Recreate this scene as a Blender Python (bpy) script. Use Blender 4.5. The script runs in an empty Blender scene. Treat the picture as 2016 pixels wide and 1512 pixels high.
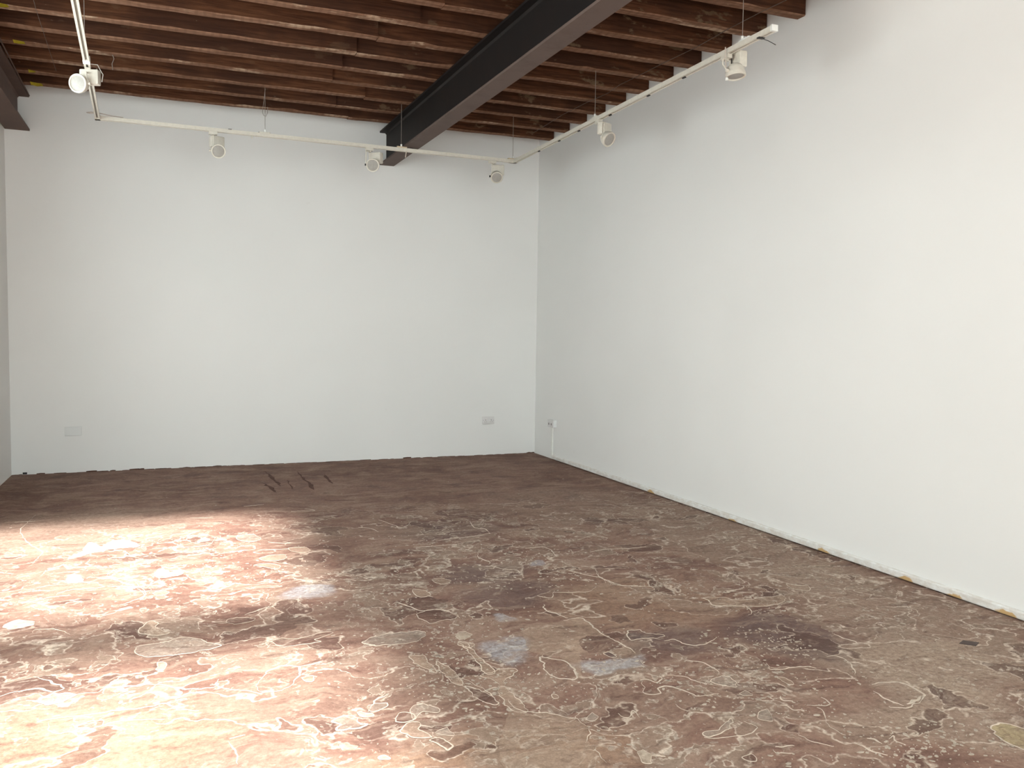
import bpy, bmesh, math, random
from mathutils import Vector, Matrix, noise
random.seed(7)
S = bpy.context.scene
COL = S.collection

# ------------------------------------------------------------------ camera
FPX = 1677.55
YAW, PITCH, ROLL = -0.3811, -0.0601, 0.0139
def cam_axes():
    cy, sy, cp, sp = math.cos(YAW), math.sin(YAW), math.cos(PITCH), math.sin(PITCH)
    f = Vector((-sy*cp, cy*cp, sp)); r = Vector((cy, sy, 0)); u = r.cross(f)
    cr, sr = math.cos(ROLL), math.sin(ROLL)
    return cr*r+sr*u, -sr*r+cr*u, f
cr_, cu_, cf_ = cam_axes()
cam = bpy.data.objects.new('camera', bpy.data.cameras.new('camera'))
COL.objects.link(cam)
cam.data.sensor_fit = 'HORIZONTAL'; cam.data.sensor_width = 36.0
cam.data.lens = 36.0*FPX/2016
cam.data.clip_start = 0.05; cam.data.clip_end = 200
cam.matrix_world = Matrix(((cr_.x, cu_.x, -cf_.x, -4.0191), (cr_.y, cu_.y, -cf_.y, -9.2782),
                           (cr_.z, cu_.z, -cf_.z, 1.4272), (0, 0, 0, 1)))
S.camera = cam

# ------------------------------------------------------------------ sky, sun, exposure
W = bpy.data.worlds.new('sky'); S.world = W; W.use_nodes = True
bg = W.node_tree.nodes['Background']
bg.inputs['Color'].default_value = (0.865, 0.975, 0.972, 1)      # bright hazy sky above the rooflight
bg.inputs['Strength'].default_value = 7.3
sun = bpy.data.objects.new('sun', bpy.data.lights.new('sun', 'SUN')); COL.objects.link(sun)
sun.data.energy = 43.0; sun.data.color = (1.0, 0.985, 0.945); sun.data.angle = math.radians(7.5)
sun_dir = Vector((-0.05, 0.7125, -1.0)).normalized()         # the way the sunlight travels
sun.rotation_euler = sun_dir.to_track_quat('-Z', 'Y').to_euler(); sun.location = (6, -12, 9)
vs = S.view_settings
vs.view_transform = 'Standard'; vs.look = 'None'; vs.gamma = 1.0; vs.use_curve_mapping = False
vs.exposure = 0.0

# ------------------------------------------------------------------ node helpers
class NT:
    def __init__(self, name):
        self.m = bpy.data.materials.new(name); self.m.use_nodes = True
        self.t = self.m.node_tree; self.n = self.t.nodes; self.b = self.n['Principled BSDF']
        self.co = self.n.new('ShaderNodeTexCoord').outputs['Object']
    def put(self, sock, v):
        if isinstance(v, bpy.types.NodeSocket): self.t.links.new(v, sock)
        elif v is not None:
            if sock.type == 'RGBA' and len(v) == 3: v = (*v, 1)
            sock.default_value = v
    def noise(self, scale, detail=3, rough=.5, vec=None, dist=0, color=False):
        x = self.n.new('ShaderNodeTexNoise'); self.put(x.inputs['Vector'], vec or self.co)
        x.inputs['Scale'].default_value = scale; x.inputs['Detail'].default_value = detail
        x.inputs['Roughness'].default_value = rough; x.inputs['Distortion'].default_value = dist
        return x.outputs['Color'] if color else x.outputs['Fac']
    def voro(self, scale, vec=None, feature='F1', out='Distance'):
        x = self.n.new('ShaderNodeTexVoronoi'); self.put(x.inputs['Vector'], vec or self.co)
        x.feature = feature; x.inputs['Scale'].default_value = scale; return x.outputs[out]
    def mp(self, loc=(0,0,0), sc=(1,1,1), vec=None):
        x = self.n.new('ShaderNodeMapping'); self.put(x.inputs['Vector'], vec or self.co)
        x.inputs['Location'].default_value = loc; x.inputs['Scale'].default_value = sc; return x.outputs[0]
    def vm(self, op, a, b=None, s=None):
        x = self.n.new('ShaderNodeVectorMath'); x.operation = op; self.put(x.inputs[0], a)
        if b is not None: self.put(x.inputs[1], b)
        if s is not None: self.put(x.inputs['Scale'], s)
        return x.outputs['Value'] if op in ('LENGTH', 'DISTANCE', 'DOT_PRODUCT') else x.outputs[0]
    def ma(self, op, a, b=0.0, clamp=False):
        x = self.n.new('ShaderNodeMath'); x.operation = op; x.use_clamp = clamp
        self.put(x.inputs[0], a); self.put(x.inputs[1], b); return x.outputs[0]
    def mr(self, v, a, b, c=0.0, d=1.0, smooth=True):
        x = self.n.new('ShaderNodeMapRange'); x.interpolation_type = 'SMOOTHSTEP' if smooth else 'LINEAR'
        self.put(x.inputs['Value'], v)
        for k, q in zip(('From Min', 'From Max', 'To Min', 'To Max'), (a, b, c, d)): self.put(x.inputs[k], q)
        return x.outputs['Result']
    def mix(self, fac, a, b, mode='MIX'):
        x = self.n.new('ShaderNodeMix'); x.data_type = 'RGBA'; x.blend_type = mode
        self.put(x.inputs['Factor'], fac); self.put(x.inputs[6], a); self.put(x.inputs[7], b); return x.outputs[2]
    def bump(self, h, strength=.5, dist=.002):
        x = self.n.new('ShaderNodeBump'); x.inputs['Strength'].default_value = strength
        x.inputs['Distance'].default_value = dist; self.put(x.inputs['Height'], h)
        self.t.links.new(x.outputs[0], self.b.inputs['Normal'])
    def out(self, col=None, rough=None, spec=None, metal=None):
        self.put(self.b.inputs['Base Color'], col); self.put(self.b.inputs['Roughness'], rough)
        self.put(self.b.inputs['Specular IOR Level'], spec); self.put(self.b.inputs['Metallic'], metal)
        return self.m

def plain(name, col, rough=.5, spec=.4, vary=.12, scale=30, metal=0):
    t = NT(name); n = t.noise(scale, 4, .6)
    c = t.mix(t.mr(n, .3, .7, 0, 1), tuple(k*(1-vary) for k in col), tuple(min(1, k*(1+vary)) for k in col))
    return t.out(c, rough, spec, metal)

# ------------------------------------------------------------------ materials
def wall_paint(name, col):
    t = NT(name)
    big = t.noise(.7, 2, .5); roll = t.noise(11, 2, .6)
    c = t.mix(t.mr(big, .35, .65), tuple(k*.97 for k in col), col)
    marks = t.mr(t.noise(3.1, 4, .75), .68, .76)
    c = t.mix(t.ma('MULTIPLY', marks, .10), c, (.55, .5, .45))
    t.bump(roll, .22, .0035)
    return t.out(c, .62, .25)
M = {}
M['wall'] = wall_paint('white_wall_paint', (.82, .806, .785))
M['skirt'] = None

def floor_material(name='worn_painted_concrete', film=None, amt=0):
    t = NT(name); co = t.co
    w1 = t.vm('SCALE', t.vm('SUBTRACT', t.noise(2.3, 3, .55, color=True), (.5, .5, .5)), s=.45)
    cw = t.vm('ADD', co, w1)
    w2 = t.vm('SCALE', t.vm('SUBTRACT', t.noise(9, 3, .6, color=True), (.5, .5, .5)), s=.10)
    cw2 = t.vm('ADD', cw, w2)
    big = t.noise(.75, 5, .55, vec=t.mp((3, 1, 0)))
    mid = t.noise(3.2, 6, .62, vec=cw)
    fine = t.noise(42, 6, .68)
    c = t.mix(t.mr(big, .32, .62), (.165, .090, .069), (.225, .132, .102))
    c = t.mix(t.mr(mid, .46, .70, 0, .75), c, (.31, .215, .165))
    c = t.mix(t.mr(mid, .50, .28, 0, .70), c, (.110, .060, .048))
    # soft stains, each with its own place and shape
    def blob(c, x, y, rx, ry, col, amt, soft=.75):
        d = t.vm('LENGTH', t.vm('MULTIPLY', t.vm('SUBTRACT', cw2, (x, y, 0)), (1/rx, 1/ry, 0)))
        m = t.ma('MULTIPLY', t.mr(d, 1.35, 1.35-soft), t.mr(fine, .25, .7, .45, 1))
        return t.mix(t.ma('MULTIPLY', m, amt), c, col)
    tan, tan2 = (.37, .285, .22), (.31, .20, .135)
    for x, y, rx, ry, k, a in ((-.96, -6.5, .42, .34, tan, .8), (-1.2, -6.95, .26, .36, tan, .7), (-.44, -5.3, .34, .33, tan, .55),
            (-1.6, -6.9, .22, .16, tan, .6), (-1.7, -5.4, .48, .40, tan2, .5), (-4.35, -6.1, .5, .35, tan2, .6),
            (-3.1, -6.75, .62, .26, tan2, .75), (-.6, -6.9, .3, .35, tan, .35), (-4.9, -2.6, .9, .7, tan, .35), (-.35, -4.3, .5, 1.0, tan, .45), (-.5, -6.0, .45, .5, tan, .5), (-.9, -3.0, .7, .8, tan, .25)):
        c = blob(c, x, y, rx, ry, k, a)
    pur = (.108, .078, .076)
    for x, y, rx, ry, k, a in ((-2.3, -4.6, .30, .22, pur, .75), (-2.16, -3.5, .36, .30, pur, .6), (-1.27, -6.05, .26, .32, pur, .75),
            (-1.85, -5.98, .26, .16, pur, .65), (-2.3, -5.0, .25, .22, pur, .6)):
        c = blob(c, x, y, rx, ry, k, a)
    # where the paint has broken up
    brk = t.mr(t.noise(.8, 3, .5, vec=t.mp((7.3, 2.2, 0))), .40, .56)
    far = t.mr(t.n_sep('Y'), -2.0, -3.6)
    brk = t.ma('MULTIPLY', brk, far)
    H = None
    def islands(c, H, vec, scale, thr, wid, fillcol, fillamt, rimcol, rimamt, gate, off, detail=2.5):
        n = t.noise(scale, detail, .5, vec=t.mp(off, vec=vec))
        fill = t.mr(n, thr, thr+.012)
        rim = t.mr(t.ma('ABSOLUTE', t.ma('SUBTRACT', n, thr)), 0, wid, 1, 0)
        part = t.mr(t.noise(scale*1.7, 2, .5, vec=t.mp((off[1]+4, off[0], 0))), .36, .50)
        rim = t.ma('MULTIPLY', t.ma('MULTIPLY', rim, part), gate)
        rim = t.ma('MULTIPLY', rim, t.mr(fine, .3, .55, .4, 1))
        c = t.mix(t.ma('MULTIPLY', t.ma('MULTIPLY', fill, gate), fillamt), c, fillcol)
        c = t.mix(t.ma('MULTIPLY', rim, rimamt), c, rimcol)
        return c, None
    rimc = (.60, .49, .40)
    c, H = islands(c, H, cw2, 1.9, .56, .011, (.225, .150, .115), .45, rimc, .95, t.ma('MULTIPLY', far, .9), (0, 0, 0))
    c, H = islands(c, H, cw2, 3.3, .585, .014, (.27, .20, .155), .5, rimc, .95, brk, (5, 3, 0))
    c, H = islands(c, H, cw2, 2.6, .60, .011, (.085, .046, .038), .6, rimc, .8, far, (11, 8, 0))
    c, H = islands(c, H, cw2, 8.5, .60, .026, (.29, .22, .17), .5, (.55, .46, .38), .8, brk, (2, 9, 0), 3.5)
    c, H = islands(c, H, cw2, 24, .65, .03, (.36, .29, .235), .55, (.52, .45, .38), .5, brk, (1, 5, 0), 3)
    # hard little paint specks
    sp = t.mr(t.voro(26, cw), .05, .09, 1, 0)
    sp = t.ma('MULTIPLY', sp, t.mr(t.noise(7, 2), .55, .62))
    c = t.mix(t.ma('MULTIPLY', sp, .8), c, (.52, .48, .42))
    # blue-grey smears
    blu = (.37, .36, .375)
    for x, y, rx, ry in ((-2.66, -5.77, .10, .14), (-2.25, -6.12, .11, .08), (-3.36, -4.69, .14, .09), (-2.49, -5.36, .06, .09), (-1.93, -4.52, .05, .05)):
        c = blob(c, x, y, rx, ry, blu, .75, .6)
    if film:        # a patch of another old paint layer over the same worn ground
        k = t.mr(t.noise(11, 6, .7, vec=cw2), .38, .62, amt*.55, amt)
        k.node.name = 'film_amount'; kc = t.mix(t.mr(mid, .3, .7), tuple(q*.82 for q in film), tuple(q*1.12 for q in film))
        kc.node.name = 'film_colour'; c = t.mix(k, c, kc)
    # long faint brush streaks and grit
    st = t.noise(6, 5, .7, vec=t.mp((0, 0, 0), (.35, 2.2, 1), vec=cw))
    c = t.mix(t.mr(st, .50, .68, 0, .55), c, (.32, .225, .175))
    c = t.mix(t.mr(st, .46, .30, 0, .60), c, (.095, .051, .041))
    st2 = t.noise(15, 5, .7, vec=t.mp((5, 3, 0), (.3, 1.8, 1), vec=cw2))
    c = t.mix(t.mr(st2, .53, .70, 0, .45), c, (.33, .235, .18)); c = t.mix(t.mr(st2, .45, .30, 0, .45), c, (.092, .050, .040))
    c = t.mix(1.0, c, t.mix(t.mr(fine, .25, .75, 0, 1, False), (.74, .72, .70), (1.26, 1.27, 1.28)), 'MULTIPLY')
    grit = t.noise(150, 3, .7)
    c = t.mix(1.0, c, t.mix(t.mr(grit, .3, .7, 0, 1, False), (.86, .86, .86), (1.14, 1.14, 1.14)), 'MULTIPLY')
    t.bump(t.noise(38, 3, .65), .5, .0016)
    return t.out(c, t.mr(mid, .3, .7, .66, .80), .08)
def n_sep(self, k):
    x = self.n.new('ShaderNodeSeparateXYZ'); self.put(x.inputs[0], self.co); return x.outputs[k]
NT.n_sep = n_sep
M['floor'] = floor_material()

def film(name, col, under=(.19, .115, .09), wear=.45):
    t = NT(name); f = t.noise(42, 6, .68); m = t.noise(6, 6, .65)
    c = t.mix(t.mr(m, .30, .72), tuple(k*.80 for k in col), tuple(k*1.12 for k in col))
    st = t.noise(7, 5, .7, vec=t.mp((0, 0, 0), (.5, 2.0, 1)))
    c = t.mix(t.mr(st, .52, .75, 0, wear), c, under)
    c = t.mix(t.mr(f, .60, .72, 0, wear), c, under)
    c = t.mix(1.0, c, t.mix(t.mr(f, .25, .75, 0, 1, False), (.8, .8, .8), (1.2, 1.2, 1.2)), 'MULTIPLY')
    t.bump(t.ma('ADD', f, m), .4, .002)
    return t.out(c, .72, .08)
FILM = {'t': ('tan', (.34, .24, .178), .75), 'c': ('cream', (.46, .38, .30), .8), 'g': ('grey', (.32, .26, .215), .72), 'd': ('dark_brown', (.110, .060, .048), .8),
        'p': ('purple_brown', (.105, .072, .068), .75), 'r': ('red_brown', (.19, .112, .086), .7), 'y': ('ochre', (.40, .32, .185), .8), 'w': ('white', (.60, .60, .56), .9)}
film_base = floor_material('floor_paint', (.3, .2, .15), .7)
def film_copy(n, c, a):
    m = film_base.copy(); m.name = n+'_floor_paint'; nd = m.node_tree.nodes
    nd['film_amount'].inputs['To Min'].default_value = a*.55; nd['film_amount'].inputs['To Max'].default_value = a
    nd['film_colour'].inputs[6].default_value = (*(q*.82 for q in c), 1); nd['film_colour'].inputs[7].default_value = (*(q*1.12 for q in c), 1)
    return m
FILM = {k: film_copy(n, c, a) for k, (n, c, a) in FILM.items()}
M['rim'] = film('pale_paint_edge', (.58, .475, .385), (.30, .21, .16), .45)
M['fleck'] = film('pale_paint_flecks', (.42, .35, .285), (.28, .21, .165), .55)
M['scuff'] = plain('dark_scuff', (.112, .062, .049), .8, .06, .25, 20)

def joist_side():
    t = NT('old_joist_timber'); v = t.mp(sc=(.55, 6, 9))
    g = t.noise(5, 6, .65, vec=v); big = t.noise(1.1, 4, .6)
    c = t.mix(t.mr(g, .3, .72), (.050, .019, .010), (.135, .056, .027))
    c = t.mix(t.mr(big, .58, .42, 0, .65), c, (.040, .018, .012))
    right = t.mr(t.n_sep('X'), -2.9, -1.4)
    pl = t.mr(t.noise(3.2, 5, .62, vec=t.mp((2, 4, 6), (1, 2, 2.2))), .60, .66)
    pl = t.ma('MULTIPLY', pl, t.mr(right, 0, 1, .18, .8))
    c = t.mix(pl, c, (.16, .105, .062))
    wh = t.mr(t.noise(9, 5, .7, vec=t.mp(sc=(1, 2, 2.5))), .69, .74)
    c = t.mix(t.ma('MULTIPLY', wh, .5), c, (.30, .22, .16))
    t.bump(g, .6, .005)
    return t.out(c, .85, .1)
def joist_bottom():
    t = NT('worn_bounce_lit_underside'); v = t.mp(sc=(.7, 9, 3))
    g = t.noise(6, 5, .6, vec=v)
    c = t.mix(t.mr(g, .3, .7), (.12, .058, .034), (.235, .128, .082))  # base paler than the sides: floor bounce light put into the colour
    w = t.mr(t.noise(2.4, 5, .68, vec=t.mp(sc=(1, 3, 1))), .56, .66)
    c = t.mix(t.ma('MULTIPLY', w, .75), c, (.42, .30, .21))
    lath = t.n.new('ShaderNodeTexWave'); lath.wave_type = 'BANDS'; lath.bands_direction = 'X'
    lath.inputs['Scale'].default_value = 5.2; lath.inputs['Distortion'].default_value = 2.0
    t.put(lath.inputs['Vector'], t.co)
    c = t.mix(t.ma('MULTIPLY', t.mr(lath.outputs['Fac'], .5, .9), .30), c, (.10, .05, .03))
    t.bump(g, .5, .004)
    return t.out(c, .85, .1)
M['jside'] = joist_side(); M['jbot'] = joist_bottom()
M['board'] = plain('dark_board', (.05, .025, .016), .8, .2, .3, 3)

def steel(name, col, rust, rough):
    t = NT(name); n = t.noise(5, 6, .65); f = t.noise(45, 5, .6)
    c = t.mix(t.mr(n, .45, .7, 0, .6), col, rust)
    c = t.mix(t.mr(f, .62, .74, 0, .5), c, tuple(k*.4 for k in col))
    t.bump(n, .25, .003)
    return t.out(c, rough, .22)
M['steel'] = steel('dark_painted_steel', (.0085, .0058, .0053), (.014, .008, .0065), .6)
M['flange'] = steel('scuffed_grey_steel', (.118, .083, .071), (.09, .06, .05), .7)
M['steel_brown'] = steel('brown_painted_steel', (.115, .073, .059), (.145, .088, .068), .65)

M['white'] = plain('off_white_enamel', (.66, .61, .53), .45, .35, .05, 40)
M['whiter'] = plain('white_plastic', (.80, .79, .75), .42, .45, .04, 40)
M['slot'] = plain('track_slot_grey', (.30, .275, .24), .5, .4, .08)
M['lens'] = plain('frosted_lamp_glass', (.36, .335, .305), .5, .3, .06, 60)
M['black'] = plain('black_plastic', (.018, .014, .013), .5, .4)
M['wire'] = plain('steel_wire', (.26, .215, .185), .45, .5)
M['cable'] = plain('dusty_dark_cable', (.10, .072, .058), .7, .2)
M['cord'] = plain('pinkish_white_cord', (.55, .46, .40), .5, .4)
M['brass'] = plain('yellowed_plastic', (.60, .46, .30), .45, .4)
M['yellow'] = plain('yellow_tape', (.52, .38, .03), .5, .4)
M['plate'] = plain('white_socket_plastic', (.70, .675, .665), .4, .4, .03)
M['painted'] = wall_paint('overpainted_plate', (.77, .77, .755))
M['hole'] = plain('socket_slot', (.25, .22, .21), .6, .2)
M['gap'] = plain('dark_gap', (.05, .035, .03), .8, .2)
M['scrap'] = plain('dark_cardboard', (.085, .062, .055), .7, .2)
def skirting_mat():
    t = NT('chipped_white_skirting')
    f = t.noise(30, 5, .65, vec=t.mp(sc=(1, .5, 1)))
    c = t.mix(t.mr(f, .35, .7), (.66, .61, .56), (.80, .79, .77))
    for y in (-4.88, -5.56, -5.9, -6.22, -3.9, -2.7, -7.1):
        d = t.vm('LENGTH', t.vm('MULTIPLY', t.vm('SUBTRACT', t.vm('ADD', t.co, t.vm('SCALE', t.noise(14, 3, color=True), s=.06)), (0, y+.03, .03)), (0, 16, 34)))
        c = t.mix(t.mr(d, 1.1, .8), c, (.55, .36, .17))
    t.bump(f, .3, .002)
    return t.out(c, .55, .3)
M['skirt'] = skirting_mat()

# ------------------------------------------------------------------ mesh helpers
def link(o, parent=None):
    COL.objects.link(o)
    if parent is not None: o.parent = parent
    return o
def mesh(name, v, f, mat, parent=None, smooth=False, mats=None, idx=None):
    me = bpy.data.meshes.new(name); me.from_pydata([tuple(p) for p in v], [], f)
    bm = bmesh.new(); bm.from_mesh(me); bmesh.ops.recalc_face_normals(bm, faces=bm.faces); bm.to_mesh(me); bm.free()
    for m in (mats or [mat]): me.materials.append(m)
    if idx: me.polygons.foreach_set('material_index', idx)
    if smooth: me.polygons.foreach_set('use_smooth', [True]*len(me.polygons))
    return link(bpy.data.objects.new(name, me), parent)
class MB:
    """collects shapes of ONE part"""
    def __init__(self): self.v, self.f = [], []
    def add(self, v, f):
        n = len(self.v); self.v += [Vector(p) for p in v]; self.f += [tuple(i+n for i in q) for q in f]; return self
    def box(self, a, b, mtx=None, bev=0):
        bm = bmesh.new(); bmesh.ops.create_cube(bm, size=1)
        c = (Vector(a)+Vector(b))/2; d = Vector(b)-Vector(a)
        for q in bm.verts: q.co = Vector((q.co.x*d.x, q.co.y*d.y, q.co.z*d.z))+c
        if bev: bmesh.ops.bevel(bm, geom=bm.edges[:], offset=bev, segments=2, affect='EDGES', profile=.5)
        if mtx is not None: bm.transform(mtx)
        bm.verts.index_update()
        self.add([q.co.copy() for q in bm.verts], [[x.index for x in g.verts] for g in bm.faces]); bm.free(); return self
    def tube(self, pts, r, seg=8, caps=True):
        pts = [Vector(p) for p in pts]; n = len(pts); rings = []; prev = None
        for i, p in enumerate(pts):
            t = (pts[min(i+1, n-1)]-pts[max(i-1, 0)]).normalized()
            if prev is None: prev = t.orthogonal().normalized()
            x = (prev-t*prev.dot(t)).normalized(); y = t.cross(x); prev = x
            rr = r[i] if isinstance(r, (list, tuple)) else r
            rings.append([p+(x*math.cos(k*2*math.pi/seg)+y*math.sin(k*2*math.pi/seg))*rr for k in range(seg)])
        f = [(i*seg+k, i*seg+(k+1) % seg, (i+1)*seg+(k+1) % seg, (i+1)*seg+k) for i in range(n-1) for k in range(seg)]
        if caps: f += [tuple(range(seg)), tuple((n-1)*seg+k for k in range(seg))]
        return self.add([q for g in rings for q in g], f)
    def prism(self, prof, p0, p1, up=Vector((0, 0, 1))):
        """profile (side, up) swept from p0 to p1"""
        p0, p1 = Vector(p0), Vector(p1); t = (p1-p0).normalized(); s = t.cross(up).normalized(); u = s.cross(t)
        n = len(prof); v = [p+s*a+u*b for p in (p0, p1) for a, b in prof]
        f = [(i, (i+1) % n, n+(i+1) % n, n+i) for i in range(n)]+[tuple(range(n)), tuple(range(n, 2*n))]
        return self.add(v, f)
    def lathe(self, prof, mtx, seg=28):
        """profile (radius, height) about local z"""
        v = [mtx @ Vector((r*math.cos(k*2*math.pi/seg), r*math.sin(k*2*math.pi/seg), h)) for r, h in prof for k in range(seg)]
        n = len(prof)
        f = [(i*seg+k, i*seg+(k+1) % seg, (i+1)*seg+(k+1) % seg, (i+1)*seg+k) for i in range(n-1) for k in range(seg)]
        f += [tuple(range(seg)), tuple((n-1)*seg+k for k in range(seg))]
        return self.add(v, f)
    def build(self, name, mat, parent=None, smooth=False, origin=None):
        v = self.v if origin is None else [p-Vector(origin) for p in self.v]
        o = mesh(name, v, self.f, mat, parent, False)
        if smooth:
            o.data.polygons.foreach_set('use_smooth', [True]*len(o.data.polygons))
            md = o.modifiers.new('sharp', 'EDGE_SPLIT'); md.split_angle = math.radians(35)
        return o
def tag(o, label, cat, group=None):
    o['label'] = label; o['category'] = cat
    if group: o['group'] = group
    return o
def struct(o, label=None):
    o['kind'] = 'structure'
    if label: o['label'] = label
    return o
def thing(name, loc, label, cat, group=None):
    o = bpy.data.objects.new(name, None); o.empty_display_size = .1; o.location = loc; link(o)
    return tag(o, label, cat, group)
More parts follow.
